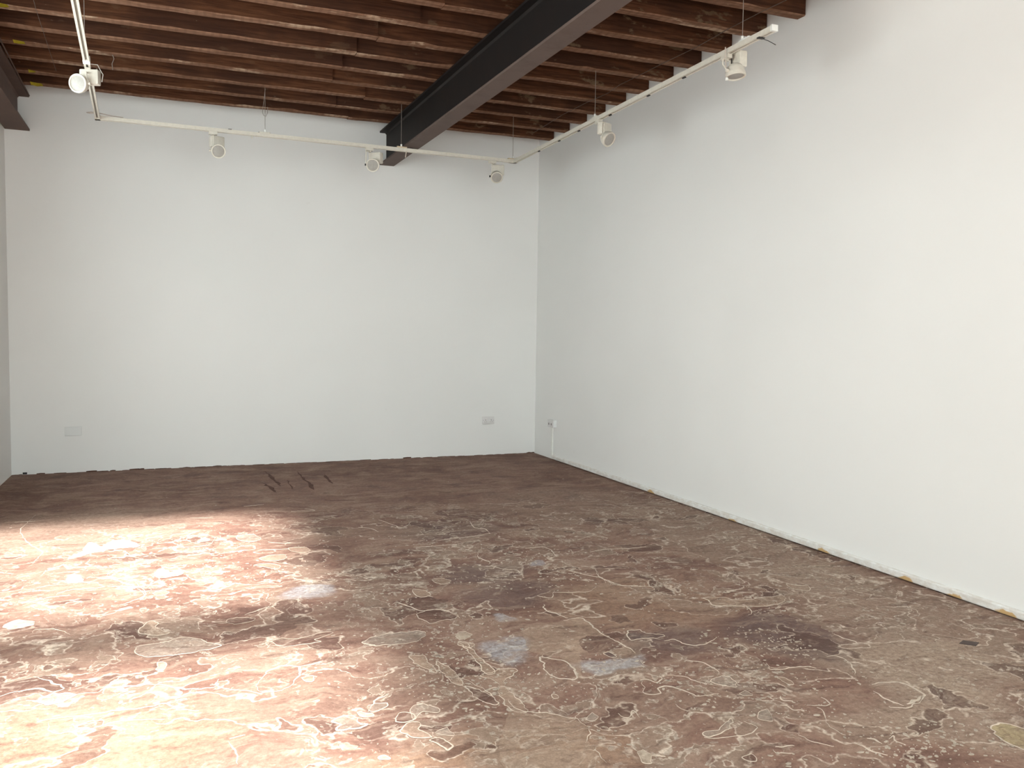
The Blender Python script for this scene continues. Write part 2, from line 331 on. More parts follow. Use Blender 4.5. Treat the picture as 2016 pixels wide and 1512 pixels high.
PATCHES = [
 ('t',0,[(-2435,-5529),(-2311,-5535),(-2131,-5506),(-2116,-5551),(-2117,-5717),(-2099,-5867),(-2097,-6012),(-2168,-6008),(-2261,-5942),(-2335,-5937),(-2389,-6062),(-2459,-6172),(-2426,-5988),(-2503,-5888),(-2533,-5823),(-2497,-5678)]),
 ('d',0,[(-2260,-5786),(-2182,-5755),(-2109,-5804),(-2105,-5910),(-2179,-5950),(-2280,-5946),(-2300,-5885)]),
 ('r',16,[(-2515,-5915),(-2481,-5948),(-2434,-6006),(-2439,-6084),(-2462,-6170),(-2506,-6173),(-2545,-6140),(-2556,-6061),(-2539,-5988)]),
 ('t',6,[(-2794,-5618),(-2775,-5671),(-2768,-5845),(-2768,-6004),(-2808,-5999),(-2796,-5814)]),
 ('t',5,[(-2837,-6016),(-2788,-6006),(-2738,-5976),(-2670,-6000),(-2711,-6062),(-2769,-6114),(-2773,-6217),(-2777,-6315),(-2775,-6394),(-2830,-6359),(-2823,-6199),(-2798,-6104)]),
 ('g',8,[(-3153,-5421),(-3035,-5403),(-2911,-5435),(-2944,-5519),(-3027,-5558),(-3162,-5532),(-3213,-5480)]),
 ('t',7,[(-3055,-5722),(-3000,-5720),(-2999,-5823),(-2992,-5923),(-3028,-5871),(-3058,-5792)]),
 ('t',6,[(-2789,-4768),(-2727,-4822),(-2726,-4903),(-2782,-4915),(-2800,-4845)]),
 ('c',5,[(-2778,-5519),(-2737,-5497),(-2714,-5553),(-2762,-5595),(-2788,-5574)]),
 ('p',8,[(-1994,-5761),(-1928,-5759),(-1921,-5811),(-1856,-5859),(-1911,-5887),(-1971,-5865),(-2035,-5866)]),
 ('d',5,[(-2876,-5188),(-2782,-5138),(-2700,-5223),(-2699,-5305),(-2782,-5316),(-2855,-5329)]),
 ('t',5,[(-2628,-4617),(-2570,-4630),(-2546,-4699),(-2602,-4732),(-2635,-4692)]),
 ('t',5,[(-2815,-5634),(-2779,-5624),(-2742,-5682),(-2788,-5699)]),
 ('t',5,[(-2967,-5815),(-2937,-5865),(-2924,-5966),(-2933,-6082),(-2962,-6062),(-2974,-5985)]),
 ('t',6,[(-1344,-5435),(-1254,-5459),(-1167,-5535),(-993,-5545),(-897,-5553),(-985,-5648),(-1128,-5659),(-1301,-5598),(-1365,-5559),(-1337,-5488)]),
 ('g',8,[(-1957,-6390),(-1884,-6364),(-1863,-6410),(-1878,-6463),(-1909,-6473),(-1950,-6437)]),
 ('g',6,[(-2253,-6772),(-2187,-6762),(-2132,-6736),(-2093,-6708),(-2119,-6746),(-2198,-6803),(-2252,-6805)]),
 ('g',5,[(-1971,-6710),(-1908,-6695),(-1932,-6749),(-1963,-6780),(-1991,-6752)]),
 ('g',4,[(-2598,-6518),(-2558,-6496),(-2552,-6529),(-2584,-6547)]),
 ('t',0,[(-2862,-6397),(-2786,-6413),(-2713,-6439),(-2653,-6504),(-2632,-6576),(-2638,-6619),(-2680,-6691),(-2689,-6771),(-2697,-6846),(-2697,-6903),(-3016,-6785)]),
 ('c',4,[(-2550,-6812),(-2520,-6813),(-2506,-6843),(-2486,-6871),(-2518,-6854),(-2547,-6892),(-2568,-6884),(-2556,-6850)]),
 ('d',14,[(-2224,-6967),(-2196,-6963),(-2190,-6985),(-2205,-7004),(-2229,-7000),(-2232,-6984)]),
 ('g',4,[(-1919,-6540),(-1881,-6526),(-1876,-6562),(-1918,-6565)]),
 ('t',4,[(-2643,-6297),(-2621,-6294),(-2618,-6326),(-2639,-6328)]),
 ('p',6,[(-2239,-5969),(-2206,-5972),(-2195,-6027),(-2220,-6035),(-2237,-6004)]),
 ('t',6,[(-728,-5381),(-708,-5416),(-642,-5453),(-695,-5531),(-761,-5467)]),
 ('y',10,[(-1233,-7112),(-1191,-7092),(-1147,-7102),(-1124,-7140),(-1116,-7178),(-1253,-7280),(-1280,-7228),(-1270,-7166)]),
 ('t',4,[(-1675,-6463),(-1648,-6465),(-1653,-6530),(-1679,-6528)]),
 ('d',6,[(-3606,-5328),(-3557,-5299),(-3500,-5338),(-3381,-5295),(-3325,-5305),(-3406,-5372),(-3395,-5403),(-3479,-5410),(-3558,-5409)]),
 ('g',8,[(-3334,-6157),(-3305,-6123),(-3264,-6151),(-3276,-6178),(-3338,-6199)]),
 ('d',8,[(-3248,-6256),(-3213,-6244),(-3198,-6286),(-3211,-6317),(-3267,-6314)]),
 ('g',7,[(-3185,-6217),(-3142,-6201),(-3092,-6251),(-3109,-6289),(-3165,-6262),(-3190,-6313),(-3198,-6286)]),
 ('g',12,[(-3482,-6218),(-3446,-6202),(-3407,-6210),(-3397,-6261),(-3367,-6284),(-3402,-6311),(-3461,-6307),(-3483,-6298),(-3467,-6259)]),
 ('c',0,[(-3495,-6392),(-3466,-6413),(-3430,-6447),(-3456,-6458),(-3492,-6450)]),
 ('c',6,[(-3385,-6539),(-3365,-6537),(-3347,-6558),(-3363,-6567),(-3384,-6556)]),
 ('t',7,[(-3275,-6386),(-3231,-6333),(-3198,-6345),(-3205,-6389),(-3181,-6464),(-3202,-6467),(-3251,-6428)]),
 ('d',8,[(-3187,-6484),(-3160,-6477),(-3136,-6513),(-3134,-6545),(-3151,-6575),(-3163,-6550),(-3178,-6519)]),
 ('g',5,[(-3154,-6441),(-3111,-6418),(-3098,-6473),(-3121,-6481)]),
 ('d',8,[(-2930,-6096),(-2897,-6136),(-2872,-6194),(-2857,-6286),(-2881,-6296),(-2921,-6236),(-2926,-6167)]),
 ('t',7,[(-3536,-5797),(-3508,-5778),(-3487,-5800),(-3495,-5834),(-3522,-5834)]),
 ('r',12,[(-3660,-5685),(-3597,-5638),(-3524,-5688),(-3570,-5822),(-3626,-5886),(-3698,-5874),(-3713,-5813)]),
 ('c',4,[(-3389,-6186),(-3370,-6181),(-3343,-6221),(-3351,-6236),(-3382,-6213)]),
 ('g',14,[(-4498,-5676),(-4478,-5631),(-4441,-5624),(-4389,-5650),(-4401,-5698),(-4440,-5722),(-4477,-5715)]),
 ('g',8,[(-4177,-5223),(-4139,-5183),(-4059,-5176),(-3983,-5138),(-3902,-5195),(-3885,-5238),(-3829,-5294),(-3889,-5343),(-4002,-5354),(-4113,-5339),(-4169,-5294)]),
 ('t',6,[(-4169,-4946),(-4129,-4858),(-4098,-4880),(-4090,-4974),(-4042,-5060),(-4101,-5068),(-4155,-5020)]),
 ('w',4,[(-4775,-4691),(-4721,-4628),(-4651,-4674),(-4630,-4702),(-4676,-4746),(-4743,-4752)]),
 ('w',0,[(-4577,-3976),(-4571,-3864),(-4527,-3879),(-4486,-4022),(-4547,-4037)]),
 ('d',7,[(-3782,-4981),(-3747,-4941),(-3646,-4976),(-3689,-5024),(-3753,-5033)]),
 ('c',5,[(-4084,-5423),(-4057,-5417),(-4049,-5483),(-4067,-5515),(-4086,-5493)]),
 ('w',5,[(-4559,-3320),(-4539,-3098),(-4497,-3111),(-4450,-3221),(-4407,-3094),(-4316,-3076),(-4221,-3275),(-4345,-3303),(-4453,-3311),(-4532,-3416),(-4619,-3491),(-4600,-3393)]),
 ('c',6,[(-4122,-3993),(-4087,-3892),(-4031,-3987),(-3985,-3965),(-3967,-4046),(-4040,-4093),(-4103,-4072)]),
 ('t',6,[(-4116,-4370),(-4074,-4353),(-4040,-4397),(-4073,-4442),(-4111,-4419)]),
 ('g',6,[(-3609,-3212),(-3516,-3165),(-3462,-3312),(-3513,-3394),(-3596,-3342)]),
 ('t',6,[(-3522,-3845),(-3444,-3786),(-3354,-3817),(-3386,-3912),(-3469,-3925)]),
 ('t',6,[(-3323,-3648),(-3216,-3661),(-3198,-3759),(-3276,-3777)]),
 ('t',6,[(-3440,-4114),(-3512,-4051),(-3565,-3993),(-3495,-3977),(-3422,-4042)]),
]
RIDGES = [
 (12,[(-2219,-5515),(-2131,-5506),(-2113,-5565),(-2123,-5727),(-2108,-5852),(-2096,-5958),(-2097,-6012)]),
 (8,[(-2109,-4012),(-2208,-4207),(-2210,-4292),(-2187,-4384),(-2217,-4435)]),
 (8,[(-1926,-3238),(-1970,-3460),(-1912,-3536),(-1922,-3670)]),
 (8,[(-2214,-4456),(-2172,-4550),(-2094,-4616),(-2116,-4684)]),
 (8,[(-1848,-4147),(-1734,-4139),(-1706,-4242),(-1746,-4407)]),
 (7,[(-1482,-4364),(-1355,-4337),(-1215,-4361),(-1062,-4366)]),
 (8,[(-1636,-4734),(-1684,-4870),(-1674,-5019),(-1632,-5102),(-1476,-5174)]),
 (8,[(-1808,-4714),(-1763,-4806),(-1690,-4924),(-1719,-5021)]),
 (6,[(-2077,-5081),(-1893,-5129),(-1804,-5060)]),
 (9,[(-2209,-5252),(-2235,-5344),(-2208,-5410),(-2179,-5489)]),
 (7,[(-2534,-3868),(-2390,-3893),(-2248,-3893),(-2359,-4021)]),
 (7,[(-2573,-2995),(-2500,-3227),(-2484,-3290),(-2418,-3254),(-2358,-3126)]),
 (7,[(-1413,-4050),(-1267,-3969),(-1199,-4045),(-1229,-4112)]),
 (6,[(-2768,-3195),(-2693,-3249),(-2659,-3371)]),
 (6,[(-2181,-5109),(-2123,-5160),(-2073,-5083)]),
 (6,[(-2350,-3761),(-2219,-3729),(-2092,-3720),(-1922,-3670)]),
 (6,[(-2958,-4989),(-2918,-4974),(-2843,-5131),(-2733,-5155),(-2691,-5308)]),
 (7,[(-3346,-6201),(-3300,-6109),(-3236,-6066)]),
 (7,[(-2922,-6004),(-2870,-6131),(-2859,-6236),(-2870,-6313)]),
 (8,[(-1358,-5443),(-1337,-5488),(-1367,-5563),(-1301,-5598),(-1211,-5618),(-1219,-5674),(-1237,-5726),(-1285,-5755)]),
 (8,[(-1894,-5929),(-1836,-5931),(-1823,-5992),(-1767,-6031),(-1704,-6016),(-1631,-5966)]),
 (7,[(-1929,-6165),(-1872,-6227),(-1871,-6307),(-1887,-6348)]),
 (8,[(-2126,-6269),(-2143,-6308),(-2179,-6325),(-2208,-6285),(-2230,-6284)]),
 (8,[(-2237,-6296),(-2250,-6357),(-2281,-6388),(-2264,-6421),(-2224,-6429),(-2205,-6387),(-2169,-6372),(-2129,-6400),(-2110,-6450),(-2091,-6498),(-2002,-6510)]),
 (7,[(-2099,-6279),(-2036,-6317),(-2027,-6365),(-1995,-6406)]),
 (9,[(-2271,-6798),(-2226,-6826),(-2143,-6840),(-2078,-6825),(-2042,-6798),(-2059,-6744)]),
 (7,[(-2814,-6275),(-2811,-6366),(-2759,-6416),(-2711,-6434),(-2665,-6493),(-2636,-6516),(-2628,-6577)]),
 (7,[(-2626,-6601),(-2657,-6657),(-2689,-6693)]),
 (6,[(-2680,-6744),(-2680,-6784),(-2684,-6842)]),
 (7,[(-2470,-6528),(-2453,-6571),(-2405,-6527),(-2410,-6586)]),
 (6,[(-2219,-6531),(-2218,-6576),(-2198,-6602)]),
 (6,[(-1628,-4724),(-1681,-4861),(-1688,-4976),(-1673,-5081),(-1562,-5119)]),
 (11,[(-1351,-6647),(-1292,-6654),(-1243,-6657),(-1216,-6688),(-1212,-6741),(-1224,-6793),(-1264,-6826),(-1323,-6851),(-1384,-6868),(-1424,-6853),(-1448,-6836)]),
 (20,[(-1253,-6809),(-1303,-6832),(-1364,-6843)]),
 (9,[(-1393,-6703),(-1402,-6762),(-1395,-6812),(-1389,-6853)]),
 (9,[(-1305,-6338),(-1256,-6365),(-1262,-6430),(-1297,-6499),(-1344,-6552)]),
 (8,[(-1062,-6120),(-1066,-6177),(-1050,-6231),(-1055,-6267)]),
 (7,[(-1617,-6310),(-1641,-6367),(-1622,-6389),(-1567,-6393),(-1484,-6399),(-1449,-6436)]),
 (7,[(-1782,-6611),(-1797,-6646),(-1769,-6669)]),
 (10,[(-1840,-6682),(-1824,-6695),(-1814,-6730),(-1781,-6749)]),
 (9,[(-1635,-6677),(-1637,-6717),(-1647,-6740),(-1688,-6744),(-1744,-6717)]),
 (8,[(-1717,-6740),(-1726,-6787),(-1764,-6847),(-1789,-6885),(-1783,-6961)]),
 (7,[(-2087,-6952),(-2064,-6950),(-2011,-6964)]),
 (8,[(-2093,-6960),(-2105,-6981),(-2052,-7006)]),
 (7,[(-1943,-6897),(-1932,-6934),(-1924,-6975),(-1883,-7016)]),
 (8,[(-1792,-7018),(-1784,-7074),(-1777,-7097),(-1752,-7127)]),
 (8,[(-1728,-7009),(-1708,-7027),(-1708,-7060)]),
 (6,[(-1653,-7037),(-1626,-7035),(-1642,-7063),(-1643,-7094)]),
 (12,[(-4554,-5407),(-4504,-5455),(-4473,-5509),(-4435,-5544),(-4427,-5582),(-4458,-5598),(-4511,-5551),(-4555,-5542),(-4618,-5560),(-4651,-5588)]),
 (10,[(-4481,-5865),(-4402,-5858),(-4326,-5863),(-4230,-5861),(-4150,-5866),(-4093,-5868),(-4064,-5853),(-4016,-5902),(-4011,-5935),(-3935,-5969)]),
 (10,[(-4444,-5878),(-4433,-5939),(-4410,-5986),(-4358,-5994),(-4280,-5984),(-4215,-5962),(-4146,-5970),(-4054,-5998)]),
 (14,[(-4213,-5516),(-4253,-5574),(-4248,-5626),(-4157,-5645),(-4071,-5662),(-4015,-5717),(-3945,-5757),(-3868,-5763)]),
 (10,[(-3854,-5690),(-3862,-5744),(-3829,-5805),(-3754,-5840),(-3706,-5884),(-3651,-5863)]),
 (8,[(-4374,-3932),(-4342,-3853),(-4217,-3850)]),
 (8,[(-4373,-3947),(-4317,-4052),(-4234,-4178)]),
 (8,[(-3693,-4906),(-3608,-4846),(-3525,-4806)]),
 (8,[(-4599,-4234),(-4547,-4176),(-4426,-4179),(-4372,-4171)]),
 (8,[(-4765,-4323),(-4697,-4323),(-4602,-4271),(-4523,-4286)]),
 (7,[(-4355,-4715),(-4303,-4657),(-4237,-4602)]),
 (7,[(-4272,-4543),(-4222,-4490),(-4158,-4414),(-4203,-4269)]),
 (7,[(-4629,-4861),(-4622,-4805),(-4540,-4824),(-4501,-4868),(-4466,-4928)]),
 (7,[(-3845,-6252),(-3835,-6298),(-3829,-6351),(-3828,-6429)]),
 (7,[(-3845,-6242),(-3817,-6231),(-3789,-6225)]),
 (7,[(-4983,-2017),(-4999,-2314),(-5010,-2534),(-4933,-2868),(-4855,-3085),(-4790,-3220),(-4790,-3371),(-4809,-3567)]),
 (6,[(-5082,-2258),(-4952,-2260)]),
 (6,[(-4377,-3905),(-4354,-3838),(-4265,-3792)]),
 (6,[(-4363,-3982),(-4286,-4113),(-4222,-4203)]),
 (6,[(-4216,-4138),(-4158,-4356),(-4181,-4441),(-4243,-4509)]),
 (6,[(-3900,-2497),(-3734,-2551)]),
 (6,[(-3752,-3215),(-3791,-3373),(-3907,-3405),(-4143,-3371)]),
 (6,[(-3428,-3423),(-3388,-3461),(-3306,-3513),(-3218,-3518)]),
 (6,[(-3492,-3637),(-3324,-3657),(-3234,-3632)]),
 (6,[(-3153,-2485),(-2973,-2510),(-3039,-2420)]),
 (6,[(-3485,-2171),(-3326,-2151)]),
 (6,[(-271,-2644),(-171,-2580),(-64,-2646),(-157,-2649)]),
 (6,[(-650,-2996),(-612,-3036),(-594,-3178)]),
 (6,[(-749,-3385),(-682,-3357),(-638,-3421)]),
]
# ------------------------------------------------------------------ the room
RW = 5.446            # room width, left wall at x = -RW, right wall at x = 0, end wall at y = 0
ZJ = 3.60             # underside of the joists
PITCH_J, Y0, TJ = .4095, .4168, .085
YF = -13.5            # wall behind the camera
ZT = 4.20             # top of the side walls under the rooflight
def room_wall(name, a, b, label):
    return struct(MB().box(a, b).build(name, M['wall']), label)
floor = struct(MB().box((-RW-.2, YF-.2, -.15), (.2, .2, 0)).build('floor', M['floor']), 'brown concrete floor with flaking layers of old paint')
room_wall('wall_back', (-RW-.2, 0, 0), (.2, .2, ZT), 'white painted end wall with the two low sockets')
WY0, WY1, WZ0, WZ1 = -5.4, -2.2, 1.3, 3.4      # unseen opening added in the left wall to light the right wall
for a, c in (((-RW-.2, WY1, 0), (-RW, 0, ZT)), ((-RW-.2, YF, 0), (-RW, WY0, ZT)), ((-RW-.2, WY0, 0), (-RW, WY1, WZ0)), ((-RW-.2, WY0, WZ1), (-RW, WY1, ZT))):
    room_wall('wall_left', a, c, 'white painted side wall at the left edge')
room_wall('wall_right', (0, YF, 0), (.2, 0, ZT), 'white painted long side wall in daylight')
# wall behind the camera, with a wide opening added to light the end wall
for a, c in (((-RW-.2, YF-.2, 0), (-5.2, YF, ZT)), ((-.3, YF-.2, 0), (.2, YF, ZT)), ((-5.2, YF-.2, 3.6), (-.3, YF, ZT))):
    room_wall('wall_front', a, c, 'white painted wall around an opening added to light the end wall')

wf = MB()  # frame made up for the added side opening, out of view
for a, c in (((WY0, WZ0), (WY0+.06, WZ1)), ((WY1-.06, WZ0), (WY1, WZ1)), ((WY0+.06, WZ0), (WY1-.06, WZ0+.06)), ((WY0+.06, WZ1-.06), (WY1-.06, WZ1)),
             ((-4.36, WZ0+.06), (-4.32, WZ1-.06)), ((-3.29, WZ0+.06), (-3.25, WZ1-.06))):
    wf.box((-RW-.14, a[0], a[1]), (-RW-.08, c[0], c[1]))
struct(wf.build('window_3', M['whiter']), 'white frame around the unseen opening added as side light')

# roof: boarded ceiling over the far half, rooflight over the near half
YC = -5.05
XS0, XS1 = -5.10, -3.12     # sides of the rooflight opening
for x0, x1 in ((-RW, XS0), (XS1, 0)):
    struct(MB().box((x0, -12.9, 4.0), (x1, YC-.05, 4.2)).build('trim_5', M['wall']), 'white roof beside the rooflight')
ceiling = struct(MB().box((-RW, YC, 3.83), (0, 0, 4.0)).build('ceiling', M['board']), 'dark boards above the open timber joists')
struct(MB().box((-RW, YC-.05, 3.62), (0, YC, 4.2)).build('trim_1', M['wall']), 'white upstand closing the ceiling at the rooflight')
struct(MB().box((XS0, -8.2, 3.95), (XS1, -7.72, 4.2)).build('trim_2', M['wall']), 'white cross beam under the rooflight')
struct(MB().box((-RW, YF, 4.0), (0, -12.9, 4.2)).build('trim_3', M['wall']), 'white roof strip at the near end')

def dimming_glass():
    t = NT('dimming_rooflight_glass'); tr = t.n.new('ShaderNodeBsdfTransparent')
    tr.inputs['Color'].default_value = (.65, .65, .65, 1)  # unseen pane added to cut the light coming through the rooflight
    t.t.links.new(tr.outputs[0], t.n['Material Output'].inputs['Surface']); return t.m
M['glass'] = dimming_glass()
for k, (y0, y1) in enumerate(((-7.72, YC-.05), (-12.9, -8.2))):
    struct(MB().box((XS0, y0, 4.205), (XS1, y1, 4.211)).build('window_%d' % (k+1), M['glass']), 'tinted sheet of glass added over the rooflight opening to dim it')

def joist(i, x0, x1, yf, seed, end_r):
    rnd = random.Random(seed); n = max(2, int((x1-x0)/.09))
    v, f, idx = [], [], []; ch = .007
    for k in range(n+1):
        x = x0+(x1-x0)*k/n
        j = lambda a, s: noise.noise(Vector((x*s, seed*3.1, a*7.7)))
        zb = ZJ+.006*j(1, 1.2)+.004*j(2, 7); fy = yf+.006*j(3, .9)+.003*j(4, 8); by = yf+TJ+.006*j(5, .9)
        chip = max(0, j(6, 5)-.25)*.035; chb = max(0, j(7, 4)-.3)*.03
        v += [(x, fy, 3.828), (x, fy, zb+ch+chip), (x, fy+ch+chip*.6, zb), (x, by-ch-chb*.6, zb), (x, by, zb+ch+chb), (x, by, 3.828)]
    for k in range(n):
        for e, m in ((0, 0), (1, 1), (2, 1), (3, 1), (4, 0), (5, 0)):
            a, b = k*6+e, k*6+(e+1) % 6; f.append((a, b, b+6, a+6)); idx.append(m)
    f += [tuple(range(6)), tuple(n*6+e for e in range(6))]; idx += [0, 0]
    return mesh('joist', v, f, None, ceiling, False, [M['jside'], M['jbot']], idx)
JO = []
for i in range(12):
    r = random.Random(100+i); yf = -(Y0+PITCH_J*i); cut = -2.25-r.random()*.45
    jl = joist(i, -RW+.002, cut, yf-.012-r.random()*.012, 10+i, False)
    jr = joist(i, cut+.004, -.004, yf, 40+i, True); JO.append((jl, jr))
# scraps of yellow tape caught on the joist ends by the left girder
for i, x, s in ((5, -5.07, .9), (3, -5.08, .8), (1, -5.10, .55), (0, -5.12, 1.0)):
    y = -(Y0+PITCH_J*i)-.02
    b = MB(); v = [(x-.05*s, y-.002, ZJ+.012), (x+.045*s, y-.004, ZJ+.004), (x+.06*s, y-.02, ZJ-.020*s), (x+.01*s, y-.022, ZJ-.028*s), (x-.04*s, y-.008, ZJ-.016)]
    b.add(v+[(p[0], p[1]+.004, p[2]+.001) for p in v], [(0, 1, 2, 3, 4), (9, 8, 7, 6, 5)]+[(k, (k+1) % 5, 5+(k+1) % 5, 5+k) for k in range(5)])
    b.build('tape_scrap', M['yellow'], JO[i][0])

# ------------------------------------------------------------------ steel girders
def girder(name, xc0, xc1, y1, fw, zb, zt, tf, tw, mweb, mfl, label):
    o = thing(name, (xc0, 0, zb), label, 'girder'); O = Vector((xc0, 0, zb))
    p0, p1 = Vector((xc0, -.003, 0)), Vector((xc1, y1, 0))
    h = fw/2
    rect = lambda a, b, c, d: [(a, c), (b, c), (b, d), (a, d)]
    MB().prism(rect(-h, h, zb, zb+tf), p0, p1).build('bottom_flange', mfl, o, origin=O)
    MB().prism(rect(-h, h, zt-tf, zt), p0, p1).build('top_flange', mweb, o, origin=O)
    rf = .014
    MB().prism([(-tw/2-rf, zb+tf), (tw/2+rf, zb+tf), (tw/2, zb+tf+rf), (tw/2, zt-tf-rf), (tw/2+rf, zt-tf), (-tw/2-rf, zt-tf), (-tw/2, zt-tf-rf), (-tw/2, zb+tf+rf)],
               p0, p1).build('web', mweb, o, origin=O)
    return o
girder('steel_girder', -1.812, -1.686, -13.4, .156, 3.229, 3.592, .018, .012, M['steel'], M['flange'],
       'black steel girder crossing the middle of the timber ceiling')
girder('steel_girder', -5.338, -5.215, -13.4, .205, 3.262, 3.592, .018, .012, M['steel_brown'], M['steel_brown'],
       'brown steel girder along the left wall under the joists')

# ------------------------------------------------------------------ lighting track
A, B, Cc, D = Vector((-4.579, -1.128, 3.2)), Vector((-.691, -.958, 3.2)), Vector((-.774, -5.168, 3.2)), Vector((-4.40, -6.55, 3.2))
TR = thing('lighting_track', B, 'white three-sided lighting track hanging on thin wires below the joists', 'lighting track')
RAIL = [(-.017, .016), (.017, .016), (.017, -.008), (.020, -.008), (.020, -.016), (.007, -.016), (.007, -.002), (-.007, -.002), (-.007, -.016), (-.020, -.016), (-.020, -.008), (-.017, -.008)]
def rail(p, q, g0=.0, g1=.0):
    d = (q-p).normalized()
    r = MB().prism(RAIL, p+d*g0, q-d*g1).build('rail', M['white'], TR, origin=B)
    MB().prism([(-.0066, -.0030), (.0066, -.0030), (.0066, -.0045), (-.0066, -.0045)], p+d*g0, q-d*g1).build('slot', M['slot'], r, origin=B)
J1, J2 = Vector((-1.434, -.991, 3.2)), Vector((-4.523, -2.841, 3.2))
rail(A, J1, .05, .002); rail(J1, B, .002, .05); rail(B, Cc, .05, .012); rail(A, J2, .05, .03); rail(J2, D, .03, 0)
def corner(P, q, r):
    d1, d2 = (q-P).normalized(), (r-P).normalized(); m = MB()
    sq = [(-.021, -.018), (.021, -.018), (.021, .018), (-.021, .018)]
    m.prism(sq, P-d1*.02, P+d1*.056); m.prism(sq, P-d2*.02, P+d2*.056)
    m.build('corner_connector', M['white'], TR, origin=B)
corner(A, J1, J2); corner(B, J1, Cc)
dd = (D-J2).normalized(); MB().prism([(-.022, -.020), (.022, -.020), (.022, .019), (-.022, .019)], J2-dd*.034, J2+dd*.034).build('joint_connector', M['whiter'], TR, origin=B)
dd = (B-J1).normalized(); MB().prism([(-.0205, -.017), (.0205, -.017), (.0205, .017), (-.0205, .017)], J1-dd*.008, J1+dd*.008).build('joint_connector', M['white'], TR, origin=B)
dd = (Cc-B).normalized(); MB().prism([(-.021, -.018), (.021, -.018), (.021, .018), (-.021, .018)], Cc-dd*.014, Cc+dd*.004).build('end_cap', M['whiter'], TR, origin=B)
def hanger(P, d, ztop, mat, bent=None, off=0):
    d = d.normalized(); s = d.cross(Vector((0, 0, 1)))
    m = MB()
    z0 = .017
    for a, b in ((-.055, .035),):
        m.prism([(-.011, z0), (.011, z0), (.011, z0+.012), (-.011, z0+.012)], P+d*a, P+d*b)
        m.tube([P+d*b+Vector((0, 0, z0)), P+d*b+Vector((0, 0, z0+.013))], .011, 10)
    if bent is not None: m.prism([(-.011, z0), (.011, z0), (.011, z0+.012), (-.011, z0+.012)], P+d*.03, P+d*.03+bent.normalized()*.06)
    c = P+d*off
    h = m.build('hanger_clip', mat, TR, origin=B)
    MB().tube([c+Vector((0, 0, z0+.01)), c+Vector((0, 0, z0+.034))], .009, 10).build('cable_grip', M['whiter'], h, origin=B)
    MB().tube([c+Vector((0, 0, z0+.03)), Vector((c.x, c.y, ztop))], .0022, 6).build('suspension_wire', M['wire'], TR, origin=B)
ab, bc, ad = B-A, Cc-B, D-A
hanger(Vector((-3.199, -1.068, 3.2)), ab, 3.827, M['white']); hanger(Vector((-1.908, -1.012, 3.2)), -ab, 3.827, M['brass'])
hanger(B+Vector((-.02, 0, 0)), ab, 3.827, M['brass'], bc); hanger(Vector((-.728, -2.835, 3.2)), -bc, 3.62, M['white'])
hanger(Vector((-.768, -4.889, 3.2)), bc, 3.827, M['whiter'], off=-.03); hanger(Vector((-4.516, -3.046, 3.2)), ad, 3.827, M['whiter'])
# cord looped over the far left corner and down to the first lamp
pts = [A+Vector((.20, .012, .026)), A+Vector((.10, .016, .032)), A+Vector((.01, .02, .045)), A+Vector((-.05, .03, .05)), A+Vector((-.085, .02, .040)), A+Vector((-.06, -.03, .026)), A+Vector((-.01, -.06, .024)), A+Vector((.005, -.14, .022))]
MB().tube(pts, .004, 6).build('cord', M['cord'], TR, origin=B)
MB().tube([A+Vector((.02, -.16, .02)), A+Vector((.022, -.5, .03)), A+Vector((.045, -1.0, .01)), A+Vector((.105, -1.52, .0))], .0035, 6).build('cord', M['cord'], TR, origin=B)
# black tie and clips under the right rail
e = Vector((-.772, -5.03, 3.182))
MB().prism([(-.021, -.003), (.021, -.003), (.021, .003), (-.021, .003)], e, e+Vector((0, -.025, 0))).build('cable_tie', M['black'], TR, origin=B)
MB().tube([e+Vector((.015, -.015, -.004)), e+Vector((.05, -.02, -.012)), e+Vector((.10, -.025, -.03))], .0022, 6).build('cable_tie_tail', M['black'], TR, origin=B)
for t in (.10, .215, .315, .455, .60, .715):
    p = B+(Cc-B)*(t+.05)+Vector((.006, 0, -.0185))
    MB().prism([(-.006, -.004), (.006, -.004), (.006, .004), (-.006, .004)], p, p+Vector((0, -.035, 0))).build('clip', M['black'], TR, origin=B)
for t in (.272, .71):
    p = A+(B-A)*t+Vector((0, 0, .019)); MB().prism([(-.006, -.003), (.006, -.003), (.006, .005), (-.006, .005)], p, p+Vector((.03, 0, 0))).build('clip', M['black'], TR, origin=B)
p = A+(B-A)*.325+Vector((0, 0, -.017)); MB().tube([p, p+Vector((0, 0, -.02))], .007, 8).build('cord_grip', M['white'], TR, origin=B)
p = A+(B-A)*.70+Vector((0, 0, -.017)); MB().tube([p, p+Vector((-.004, 0, -.03)), p+Vector((-.008, 0, -.055))], .005, 8).build('cord_grip', M['cord'], TR, origin=B)

